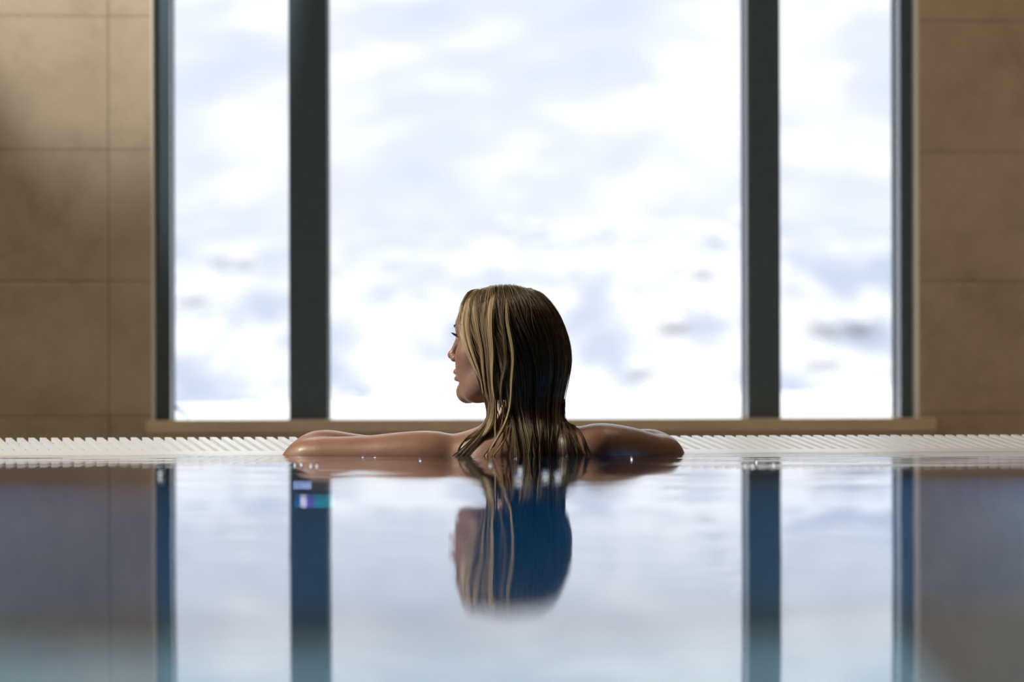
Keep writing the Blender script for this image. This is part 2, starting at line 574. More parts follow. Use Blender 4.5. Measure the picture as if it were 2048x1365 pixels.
M['blue_cord'], _, _ = principled('blue_cord', (0.02, 0.25, 0.55), 0.5)
pts = []
for k in range(13):
    t = k / 12
    p = at_y(338 + 42 * t, 800 + 36 * t ** 0.8, 7.35)
    pts.append(tuple(p))
V, Fc = tube(pts, [0.0065 * (1.1 - 0.8 * k / 12) for k in range(13)])
tag(link('blue_cord', V, Fc, M['blue_cord'], smooth=True), 'thin blue cord curving down over the snow outside the left pane corner', 'cord')

# ------------------------------------------------------------------ THE WOMAN
DW = 4.68                      # distance of her head along the view axis
PERSON_M = Matrix(((rgt0[0], fwd[0], 0, fwd[0] * DW), (rgt0[1], fwd[1], 0, fwd[1] * DW), (0, 0, 1, 0), (0, 0, 0, 1)))
SCL = F_PX / DW


def U(px, v=0.0): return (px - CX) / F_PX * (DW + v)
def W(py, v=0.0): return CAM_H - (py - HY) / F_PX * (DW + v)


def axis_samples(segs):
    """segs: [(start, end, step), ...] -> monotonically increasing samples"""
    out = []
    for a, c, st in segs:
        n = max(1, int(round((c - a) / st)))
        out.append(np.linspace(a, c, n, endpoint=False))
    out.append(np.array([segs[-1][1]]))
    return np.concatenate(out).astype(np.float32)


GU = axis_samples([(-0.50, -0.15, .0034), (-.15, -.03, .0021), (-.03, .42, .0034)])
GV = axis_samples([(-.17, .26, .0032)])
GW = axis_samples([(-1.40, -.12, .012), (-.12, -.06, .005), (-.06, .09, .0030), (.09, .26, .0021), (.26, .345, .0034)])
FLD = np.full((len(GU), len(GV), len(GW)), 0.2, dtype=np.float32)


def region(lo, hi):
    sl = []
    for g, a, c in ((GU, lo[0], hi[0]), (GV, lo[1], hi[1]), (GW, lo[2], hi[2])):
        i = max(0, np.searchsorted(g, a) - 1); j = min(len(g), np.searchsorted(g, c) + 1)
        sl.append(slice(i, j))
    x = GU[sl[0]][:, None, None]; y = GV[sl[1]][None, :, None]; z = GW[sl[2]][None, None, :]
    return tuple(sl), x, y, z


def blend(sl, d, k, op='add'):
    a = FLD[sl]
    if op == 'add':
        h = np.clip(k - np.abs(a - d), 0, None) / k
        FLD[sl] = np.minimum(a, d) - h * h * k * 0.25
    else:                                    # carve
        d = -d
        h = np.clip(k - np.abs(a - d), 0, None) / k
        FLD[sl] = np.maximum(a, d) + h * h * k * 0.25


def cone(a, b_, ra, rb, k=0.02, op='add'):
    a = np.array(a, float); b_ = np.array(b_, float)
    m = max(ra, rb) + k + 0.02
    sl, x, y, z = region(np.minimum(a, b_) - m, np.maximum(a, b_) + m)
    ab = b_ - a; L2 = float(ab @ ab) + 1e-12
    t = np.clip(((x - a[0]) * ab[0] + (y - a[1]) * ab[1] + (z - a[2]) * ab[2]) / L2, 0, 1)
    d = np.sqrt((x - a[0] - t * ab[0]) ** 2 + (y - a[1] - t * ab[1]) ** 2 + (z - a[2] - t * ab[2]) ** 2) - (ra + (rb - ra) * t)
    blend(sl, d.astype(np.float32), k, op)


def chain(pts, k=0.02, sub=1):
    if sub > 1:                              # Catmull-Rom through the joints so limbs bend and taper softly
        A = np.array([list(p) + [r] for p, r in pts], float)
        A = np.concatenate([[2 * A[0] - A[1]], A, [2 * A[-1] - A[-2]]])
        out = []
        for i in range(1, len(A) - 2):
            for q in range(sub):
                t = q / sub
                out.append(.5 * (2 * A[i] + (A[i + 1] - A[i - 1]) * t + (2 * A[i - 1] - 5 * A[i] + 4 * A[i + 1] - A[i + 2]) * t * t
                                 + (3 * A[i] - A[i - 1] - 3 * A[i + 1] + A[i + 2]) * t ** 3))
        out.append(A[-2])
        pts = [(o[:3], o[3]) for o in out]
        k = min(k, .012)
    for (p, r), (q, s) in zip(pts[:-1], pts[1:]): cone(p, q, r, s, k)


PHI = math.radians(22)
HU, HV, HW = U(1022), 0.0, W(803)
Fd = np.array([-math.cos(PHI), math.sin(PHI), 0]); Ld = np.array([-math.sin(PHI), -math.cos(PHI), 0])


def H(f, l, z): return np.array([HU, HV, HW]) + Fd * f + Ld * l + np.array([0, 0, z])


def ell(c, r, k=0.02, op='add', head=False, tilt=0.0):
    """ellipsoid; in head axes when head"""
    m = max(r) + k + 0.02
    C = H(*c) if head else np.array(c, float)
    sl, x, y, z = region(C - m, C + m)
    x = x - C[0]; y = y - C[1]; z = z - C[2]
    if head:
        f = x * Fd[0] + y * Fd[1]; l = x * Ld[0] + y * Ld[1]
    else:
        f, l = x, y
    if tilt:
        ct, st = math.cos(tilt), math.sin(tilt)
        f, z = f * ct + z * st, -f * st + z * ct
    k0 = np.sqrt((f / r[0]) ** 2 + (l / r[1]) ** 2 + (z / r[2]) ** 2)
    k1 = np.sqrt((f / r[0] ** 2) ** 2 + (l / r[1] ** 2) ** 2 + (z / r[2] ** 2) ** 2) + 1e-9
    d = np.where(k0 < 1e-3, -min(r), k0 * (k0 - 1) / k1)
    blend(sl, d.astype(np.float32), k, op)


def hcone(a, b_, ra, rb, k=0.012, op='add'): cone(H(*a), H(*b_), ra, rb, k, op)


TC = 0.020  # torso centre in u
# --- torso, hips, legs (below the water)
ell((TC, -.035, -.10), (.138, .085, .17), .03)
ell((TC, -.03, -.28), (.112, .078, .13), .05)
ell((TC, -.035, -.45), (.158, .100, .12), .05)
for s in (-1, 1):
    ell((TC + s * .062, .025, -.145), (.055, .045, .055), .03)
    chain([((TC + s * .085, -.03, -.48), .085), ((TC + s * .088, -.02, -.66), .070), ((TC + s * .085, -.015, -.87), .050),
           ((TC + s * .085, -.045, -1.02), .050), ((TC + s * .083, -.04, -1.24), .033)], .03)
    chain([((TC + s * .083, -.055, -1.315), .026), ((TC + s * .088, .02, -1.325), .024), ((TC + s * .092, .055, -1.335), .016)], .02)
    chain([((TC + s * .083, -.04, -1.24), .033), ((TC + s * .083, -.05, -1.31), .03)], .02)
# --- shoulders
LS = (-.145, -.015, -.001); RS = (.160, -.050, .012)
cone((TC - .03, -.03, .005), (LS[0] + .02, LS[1], LS[2] - .006), .055, .045, .04)
cone((TC + .03, -.035, .010), (RS[0] - .02, RS[1], RS[2] - .006), .056, .046, .04)
cone((TC - .07, -.055, -.02), (TC - .09, -.06, -.12), .035, .035, .03)   # shoulder blades
cone((TC + .08, -.064, -.02), (TC + .09, -.065, -.12), .035, .035, .03)
# --- neck
chain([((.010, .0, .115), .050), ((.008, -.008, .06), .049), ((TC - .006, -.022, .0), .060)], .03)
# --- arms
chain([(LS, .0460), ((-.215, 0., -.002), .0420), ((-.275, .016, -.0045), .0380), ((-.335, .032, -.005), .0362), ((-.385, .046, -.006), .0345), ((-.420, .056, -.011), .0235)], .02, 4)
cone((-.405, .054, -.006), (-.449, .063, -.014), .022, .006, .03)
chain([((-.412, .062, -.004), .0290), ((-.374, .085, .0065), .0375), ((-.300, .108, .003), .0320), ((-.196, .140, .006), .0215)], .02, 4)
chain([(RS, .0480), ((.215, -.005, .007), .0440), ((.258, .032, .000), .0390), ((.300, .074, -.004), .0330)], .02, 4)
cone((.298, .074, -.004), (.340, .092, -.014), .026, .006, .03)
chain([((.300, .080, .000), .0300), ((.268, .108, .0065), .0375), ((.200, .135, .004), .0320), ((.098, .165, .008), .0215)], .02, 4)


# --- hands: palm, four unequal bent fingers, thumb leaving the side of the palm
def hand(wr, dirv, side, up):
    wr = np.array(wr, float); d = np.array(dirv, float); d /= np.linalg.norm(d)
    s = np.array(side, float); s -= d * (s @ d); s /= np.linalg.norm(s)     # towards the thumb
    u_ = np.cross(d, s); u_ *= np.sign(u_ @ np.array(up, float))

    def p(a, c, h=0.0): return wr + d * a + s * c + u_ * h
    for c0, c1, r0, r1 in ((-.014, -.030, .013, .010), (-.005, -.011, .014, .011), (.005, .009, .014, .011), (.013, .029, .013, .0105)):
        cone(p(0, c0), p(.078, c1, .001), r0, r1, .014)
    for c, L, r in ((-.030, .056, .0074), (-.011, .070, .0080), (.009, .076, .0082), (.029, .070, .0080)):
        b0 = p(.080, c, .001); e = c * 1.12
        chain([(b0, r), (p(.080 + L * .42, c + (e - c) * .5, .007), r * .95), (p(.080 + L * .74, e, .001), r * .86), (p(.080 + L * .97, e, -.007), r * .74)], .003)
    chain([(p(.018, .018, -.002), .014), (p(.045, .043, -.004), .0105), (p(.070, .056, -.004), .0085), (p(.092, .056, -.007), .0072)], .006)


hand((-.190, .142, .007), (1, .10, .0), (0, 1, 0), (0, 0, 1))
hand((.092, .167, .009), (-1, .16, .02), (0, 1, 0), (0, 0, 1))

# --- head
ell((-.006, 0, .137), (.089, .071, .074), .02, head=True)
ell((.045, 0, .105), (.060, .060, .075), .03, head=True)          # face mass
ell((.060, 0, .158), (.045, .054, .042), .03, head=True)          # forehead
ell((.060, 0, .050), (.044, .042, .048), .02, head=True)          # mouth and jaw mass
for s in (-1, 1):
    hcone((.002, s * .057, .062), (.060, s * .034, .020), .016, .016, .025)   # jaw
    hcone((.060, s * .034, .020), (.091, s * .006, .015), .015, .013, .02)
    ell((.046, s * .034, .048), (.034, .022, .034), .03, head=True)           # lower cheek
    ell((.070, s * .038, .088), (.028, .022, .024), .02, head=True)           # cheekbone
    ell((.076, s * .028, .060), (.022, .018, .022), .02, head=True)           # cheek by the mouth
    hcone((.098, s * .006, .143), (.083, s * .040, .146), .010, .010, .018)   # brow
    ell((.105, s * .030, .122), (.016, .017, .0125), .012, 'carve', head=True)  # socket
    ell((.0855, s * .030, .124), (.0142, .0145, .0135), .004, head=True)      # lids
ell((.094, 0, .019), (.016, .016, .0160), .015, head=True)                    # chin
hcone((.1050, 0, .130), (.121, 0, .095), .0062, .0072, .010)                  # nose bridge
ell((.1245, 0, .0905), (.0085, .0085, .0078), .006, head=True)                # tip
for s in (-1, 1):
    ell((.112, s * .0115, .084), (.0105, .0075, .0075), .006, head=True)
    ell((.118, s * .006, .0775), (.006, .0032, .004), .003, 'carve', head=True)
    hcone((.1135, s * .001, .0575), (.098, s * .022, .0525), .0062, .0035, .006)   # upper lip
    hcone((.1110, s * .001, .0435), (.098, s * .021, .0500), .0068, .0035, .006)   # lower lip
    hcone((.1180, s * .001, .0510), (.103, s * .021, .0515), .0018, .0016, .003, 'carve')
hcone((.1135, 0, .0335), (.111, 0, .033), .005, .005, .008, 'carve')               # fold below the lip
for s in (-1, 1):                                                                  # ears
    ell((-.012, s * .074, .108), (.017, .0065, .030), .006, head=True, tilt=-.2)
    ell((-.010, s * .081, .110), (.010, .005, .018), .004, 'carve', head=True, tilt=-.2)


def surface_nets(Fv, gx, gy, gz):
    ins = Fv < 0
    nx, ny, nz = Fv.shape
    cs = (nx - 1, ny - 1, nz - 1)
    acc = {}
    total = np.zeros(cs, np.int32)
    act = np.zeros(cs, bool)
    s8 = [ins[i:nx - 1 + i, j:ny - 1 + j, k:nz - 1 + k] for i in (0, 1) for j in (0, 1) for k in (0, 1)]
    cnt = sum(x.astype(np.int8) for x in s8)
    act = (cnt > 0) & (cnt < 8)
    idx = np.full(cs, -1, np.int32)
    nv = int(act.sum()); idx[act] = np.arange(nv)
    P = np.zeros((nv, 3)); C = np.zeros(nv)
    quads = []
    g = (gx.astype(float), gy.astype(float), gz.astype(float))
    for ax in range(3):
        a0 = [slice(None)] * 3; a1 = [slice(None)] * 3
        a0[ax] = slice(0, -1); a1[ax] = slice(1, None)
        A = ins[tuple(a0)]; B = ins[tuple(a1)]
        E = np.argwhere(A != B)
        e1 = E.copy(); e1[:, ax] += 1
        fa = Fv[E[:, 0], E[:, 1], E[:, 2]].astype(float); fb = Fv[e1[:, 0], e1[:, 1], e1[:, 2]].astype(float)
        t = fa / (fa - fb)
        pos = np.stack([g[i][E[:, i]] for i in range(3)], -1)
        pos[:, ax] += t * (g[ax][e1[:, ax]] - g[ax][E[:, ax]])
        o1, o2 = [(1, 2), (2, 0), (0, 1)][ax]
        ok = (E[:, o1] > 0) & (E[:, o2] > 0) & (E[:, o1] < Fv.shape[o1] - 1) & (E[:, o2] < Fv.shape[o2] - 1)
        E = E[ok]; pos = pos[ok]; flip = fa[ok] > 0
        cells = []
        for d1, d2 in ((-1, -1), (0, -1), (0, 0), (-1, 0)):
            c = E.copy(); c[:, o1] += d1; c[:, o2] += d2
            ci = idx[c[:, 0], c[:, 1], c[:, 2]]
            cells.append(ci)
            np.add.at(P, ci, pos); np.add.at(C, ci, 1)
        q = np.stack(cells, -1)
        q[flip] = q[flip][:, ::-1]
        quads.append(q)
    P /= np.maximum(C, 1)[:, None]
    return P, np.concatenate(quads)


def smooth_mesh(P, Q, it, lam=0.5):
    e = np.concatenate([Q[:, [0, 1]], Q[:, [1, 2]], Q[:, [2, 3]], Q[:, [3, 0]]])
    e = np.concatenate([e, e[:, ::-1]])
    deg = np.bincount(e[:, 0], minlength=len(P)).astype(float)
    for k in range(it):
        for l in (lam, -lam * 1.05):
            S = np.stack([np.bincount(e[:, 0], weights=P[e[:, 1], i], minlength=len(P)) for i in range(3)], -1)
            P = P + l * (S / np.maximum(deg, 1)[:, None] - P)
    return P


def fld_sample(P):
    """body distance field and its gradient at points (trilinear)"""
    def tri(Q):
        ix, fx = [], []
        for a, g in enumerate((GU, GV, GW)):
            k = np.clip(np.searchsorted(g, Q[:, a]) - 1, 0, len(g) - 2)
            ix.append(k); fx.append(np.clip((Q[:, a] - g[k]) / (g[k + 1] - g[k]), 0, 1))
        o = 0
        for a in (0, 1):
            for b_ in (0, 1):
                for c in (0, 1):
                    o = o + FLD[ix[0] + a, ix[1] + b_, ix[2] + c] * (fx[0] if a else 1 - fx[0]) * (fx[1] if b_ else 1 - fx[1]) * (fx[2] if c else 1 - fx[2])
        return o
    e = .004
    d = tri(P)
    G = np.stack([tri(P + np.eye(3)[a] * e) - tri(P - np.eye(3)[a] * e) for a in range(3)], -1) / (2 * e)
    G /= np.linalg.norm(G, axis=1)[:, None] + 1e-6
    return d, G


def push_out(P, gap):
    P = P.copy()
    for _ in range(4):
        d, G = fld_sample(P)
        P += G * np.clip(gap - d, 0, .03)[:, None]
    return P


BP, BQ = surface_nets(FLD, GU, GV, GW)
BP = smooth_mesh(BP, BQ, 3)


def skin_material():
    m, nt, b = principled('skin', (0.50, 0.27, 0.18), 0.42)
    tc = nt.nodes.new('ShaderNodeTexCoord')
    n = N(nt, 'ShaderNodeTexNoise', i_Scale=22.0, i_Detail=5.0, i_Roughness=0.6)
    nt.links.new(tc.outputs['Object'], n.inputs['Vector'])
    nt.links.new(ramp(nt, n.outputs[0], [(0.3, (0.33, 0.178, 0.122)), (0.7, (0.40, 0.226, 0.160))]), b.inputs['Base Color'])
    b.inputs['Subsurface Weight'].default_value = 0.12
    b.inputs['Subsurface Radius'].default_value = (0.012, 0.005, 0.003)
    b.inputs['Subsurface Scale'].default_value = 0.6
    b.inputs['Coat Weight'].default_value = 0.15
    b.inputs['Coat Roughness'].default_value = 0.22
    n2 = N(nt, 'ShaderNodeTexNoise', i_Scale=180.0, i_Detail=3.0)
    nt.links.new(tc.outputs['Object'], n2.inputs['Vector'])
    bm = N(nt, 'ShaderNodeBump', i_Strength=0.12, i_Distance=0.002)
    nt.links.new(n2.outputs[0], bm.inputs['Height']); nt.links.new(bm.outputs[0], b.inputs['Normal'])
    return m


M['skin'] = skin_material()
woman = link_np('person', BP, BQ, M['skin'])
woman.matrix_world = PERSON_M
tag(woman, 'woman with wet blonde hair leaning on the pool edge, face turned aside, arms spread', 'person')

# --- swimsuit: the body surface below the chest line, pushed out a little (under water)
sel = (BP[:, 2] < -.095) & (BP[:, 2] > -.53) & (np.abs(BP[:, 0] - TC) < .21) & (BP[:, 1] < .078)
leg_cut = BP[:, 2] < (-.46 - 0.6 * (0.13 - np.abs(BP[:, 0] - TC)).clip(0, .12))
sel &= ~leg_cut
fq = sel[BQ].all(1)
used = np.unique(BQ[fq]); remap = np.full(len(BP), -1); remap[used] = np.arange(len(used))
nrm = np.zeros_like(BP)
v0 = BP[BQ[:, 0]]; nn = np.cross(BP[BQ[:, 1]] - v0, BP[BQ[:, 3]] - v0)
for i in range(4): np.add.at(nrm, BQ[:, i], nn)
nrm /= np.linalg.norm(nrm, axis=1)[:, None] + 1e-12
M['suit'], _, _ = principled('swimsuit_fabric', (0.02, 0.025, 0.05), 0.7)
suit = link_np('swimsuit', (BP + nrm * 0.003)[used], remap[BQ[fq]], M['suit'], woman)

# --- eyes, lashes, brows
M['eye'], _, _ = principled('eye_white', (0.75, 0.72, 0.68), 0.15)
M['iris'], _, _ = principled('iris', (0.08, 0.16, 0.2), 0.15)
M['lash'], _, _ = principled('lash', (0.012, 0.010, 0.010), 0.5)
M['brow'], _, _ = principled('brow', (0.06, 0.035, 0.02), 0.6)
for s in (-1, 1):
    V, Fc = [], []
    c = np.array((.0885, s * .030, .1235)); R = 0.0128
    nA, nB = 24, 16
    for i in range(nB + 1):
        th = math.pi * i / nB
        for j in range(nA):
            a = 2 * math.pi * j / nA
            V.append(H(c[0] + R * math.cos(th), c[1] + R * math.sin(th) * math.cos(a), c[2] + R * 0.62 * math.sin(th) * math.sin(a)))
    for i in range(nB):
        for j in range(nA):
            Fc.append((i * nA + j, i * nA + (j + 1) % nA, (i + 1) * nA + (j + 1) % nA, (i + 1) * nA + j))
    e = link('eye', V, Fc, M['eye'], woman, smooth=True)
    e.data.materials.append(M['iris'])
    for p in e.data.polygons:
        if p.index < nA * 4: p.material_index = 1
    V, Fc = [], []
    for k in range(26):                       # upper lashes fan forward and up
        t = k / 25 * 2 - 1
        root = np.array((.0985 - .006 * t * t, s * .030 + s * .0125 * t, .1270 - .002 * t * t))
        L = .0115 * (0.8 + 0.3 * (t + 1) / 2)
        pts = []
        for q in range(6):
            a = q / 5
            pts.append(H(root[0] + L * a, root[1] + s * .005 * t * a, root[2] + L * (0.05 * a + 0.55 * a * a)))
        v, f = tube(pts, [.00075 * (1 - .8 * q / 5) for q in range(6)], 5)
        n = len(V); V += v; Fc += [tuple(n + i for i in ff) for ff in f]
    link('eyelashes', V, Fc, M['lash'], woman, smooth=True)
    pts = [H(.1130 - .020 * a ** 1.6, s * (.013 + .034 * a), .1440 + .004 * math.sin(a * 2.4)) for a in np.linspace(0, 1, 9)]
    pts = np.array(pts)
    for _ in range(5):
        d_, g_ = fld_sample(pts); pts = pts - g_ * (d_ - .0008)[:, None]
    v, f = tube([tuple(q) for q in pts], [.0019 * min(1, .15 + 4 * a) * (1 - .6 * a) for a in np.linspace(0, 1, 9)], 8)
    link('eyebrow', v, f, M['brow'], woman, smooth=True)

# ------------------------------------------------------------------ hair
tab = np.array([  # py,  left shell, right, front edge, depth half-width
    (573, 972, 1046, 972, .010), (578, 951, 1063, 951, .034), (590, 936, 1083, 937, .055), (605, 929, 1097, 930, .069),
    (625, 924, 1112, 925, .079), (645, 921, 1122, 922, .085), (665, 919, 1130, 924, .088), (690, 918, 1137, 931, .090),
    (715, 918, 1140, 941, .090), (740, 921, 1138, 951, .090), (765, 927, 1133, 960, .088), (790, 936, 1127, 967, .085),
    (815, 946, 1123, 974, .083), (840, 955, 1122, 977, .085), (870, 958, 1124, 978, .108), (908, 958, 1124, 978, .124), (950, 958, 1124, 978, .130)], float)


_py = np.arange(573, 951.0)
_tb = np.stack([np.interp(_py, tab[:, 0], tab[:, k]) for k in range(5)], -1)
for _ in range(60):
    _s = _tb.copy(); _s[1:-1] = .25 * _tb[:-2] + .5 * _tb[1:-1] + .25 * _tb[2:]
    _w = np.clip((_py - 578) / 25, 0, 1)[:, None]
    _tb = _tb * (1 - _w) + _s * _w
tab = _tb


def smoothstep(a, c, x):
    t = np.clip((x - a) / (c - a), 0, 1); return t * t * (3 - 2 * t)


def hair_pos(s, py, lift=0.0):
    """s 0..1 round the head from the front edge beside the cheek, over the back, to the far front edge"""
    s = np.asarray(s, float); py = np.asarray(py, float)
    L = np.interp(py, tab[:, 0], tab[:, 1]); R = np.interp(py, tab[:, 0], tab[:, 2])
    Fr = np.interp(py, tab[:, 0], tab[:, 3]); Rv = np.interp(py, tab[:, 0], tab[:, 4])
    c = (L + R) / 2; h = (R - L) / 2
    amin = np.arccos(np.clip((c - Fr) / h, -1, 1))
    amax = 2 * math.pi - 2 * PHI - amin
    a0 = math.radians(24.0)
    al = a0 + s * (2 * math.pi - 2 * PHI - 2 * a0)
    al = al + (amin - a0) * (np.clip(1 - s / .55, 0, 1) ** 1.7 - np.clip((s - .62) / .38, 0, 1) ** 1.7)
    dn = np.clip((py - 815) / 93.0, 0, 1.6)
    lock1 = 1 - smoothstep(.035, .075, s)
    lock2 = smoothstep(.035, .075, s) * (1 - smoothstep(.125, .165, s))
    backL = smoothstep(.13, .17, s) * (1 - smoothstep(.25, .38, s))
    fan = smoothstep(.44, .60, s) * (1 - smoothstep(.66, .74, s))
    far = smoothstep(.66, .74, s)
    dpx = lock1 * (-66 + 500 * s) * np.clip(dn - 0.22, 0, 2) ** 1.35 * 1.45
    dpx = dpx + lock2 * (16 * np.sin(np.clip(dn, 0, 1) * math.pi * .8) - 42 * np.clip(dn - .2, 0, 2) ** 1.5)
    dpx = dpx + backL * 14 * np.clip(dn, 0, 1.2)
    dpx = dpx + fan * 46 * np.clip(dn - 0.30, 0, 2) ** 0.9 * np.clip((s - .44) / .16, 0, 1)
    k = 1 + lift / 0.1
    u = U(c - h * np.cos(al) * k + dpx)
    pw = 1 - .62 * np.clip((py - 800) / 70.0, 0, 1)
    sn = np.sin(al)
    v = -Rv * np.sign(sn) * np.abs(sn) ** pw * k - lift * 0.2
    # locks that lie on the back and shoulders
    v = np.where((lock1 > .5), v * (1 - .35 * np.clip(dn, 0, 1)) - .012 * np.clip(dn, 0, 1), v)
    v = np.where(fan > 0, v + fan * np.minimum(0, -.095 - v) * np.clip((dn - .25) * 1.8, 0, 1), v)
    v = v - 0.02 * far * np.clip(dn, 0, 1)
    w = W(py + 0.0) + lift * np.clip((640 - py) / 70.0, 0, 1)
    q = np.clip((580 - py) / 5, 0, 1)                  # roots start just beyond the parting and roll over it
    v = v - np.sign(sn) * -.014 * q
    w = w - .0028 * q * q
    pxr = c - h * np.cos(al)
    w = w - .0055 * np.clip(((pxr - 1009) / 46) ** 2, 0, 1) * np.clip((588 - py) / 15, 0, 1)
    w = w + .0070 * np.clip(1 - ((pxr - 1009) / 44) ** 2, 0, 1) * np.clip((590 - py) / 17, 0, 1)
    return np.stack([u, v, w], -1)


class Strands:
    """many fine three-sided tubes collected into one mesh"""
    K = 3

    def __init__(s): s.P, s.rad, s.col, s.nd = [], [], [], []

    def add(s, p, nd, rad, col):
        s.P.append(p); s.nd.append(nd); s.rad.append(rad); s.col.append(col)

    def mesh(s, off):
        P = np.stack(s.P); nd = np.stack(s.nd); rad = np.stack(s.rad); col = np.stack(s.col)
        n, m, _ = P.shape
        P = push_out(P.reshape(-1, 3), .0022).reshape(n, m, 3)
        for _ in range(2):                               # keep the strands supple
            P[:, 1:-1] = .25 * P[:, :-2] + .5 * P[:, 1:-1] + .25 * P[:, 2:]
        tg = np.gradient(P, axis=1); tg /= np.linalg.norm(tg, axis=2)[..., None] + 1e-9
        b1 = np.cross(tg, nd); b1 /= np.linalg.norm(b1, axis=2)[..., None] + 1e-9
        b2 = np.cross(b1, tg)
        K = s.K
        ring = np.stack([P + (b1 * math.cos(2 * math.pi * q / K) + b2 * math.sin(2 * math.pi * q / K)) * rad[..., None] for q in range(K)], 2)
        C = np.repeat(np.repeat(col[:, None, None, :], m, 1), K, 2)
        st = np.arange(n)[:, None, None] * m * K + np.arange(m - 1)[None, :, None] * K
        qq = np.arange(K)[None, None, :]
        a = off + st + qq; b_ = off + st + (qq + 1) % K
        return ring.reshape(-1, 3), np.stack([a, b_, b_ + K, a + K], -1).reshape(-1, 4), C.reshape(-1, 3)


def shell_v(px, py):
    L = np.interp(py, tab[:, 0], tab[:, 1]); R_ = np.interp(py, tab[:, 0], tab[:, 2]); Rv = np.interp(py, tab[:, 0], tab[:, 4])
    c = (L + R_) / 2; h = (R_ - L) / 2
    sn = np.sqrt(np.clip(1 - ((px - c) / h) ** 2, .04, 1))
    pw = 1 - .62 * np.clip((py - 800) / 70.0, 0, 1)
    return -Rv * sn ** pw


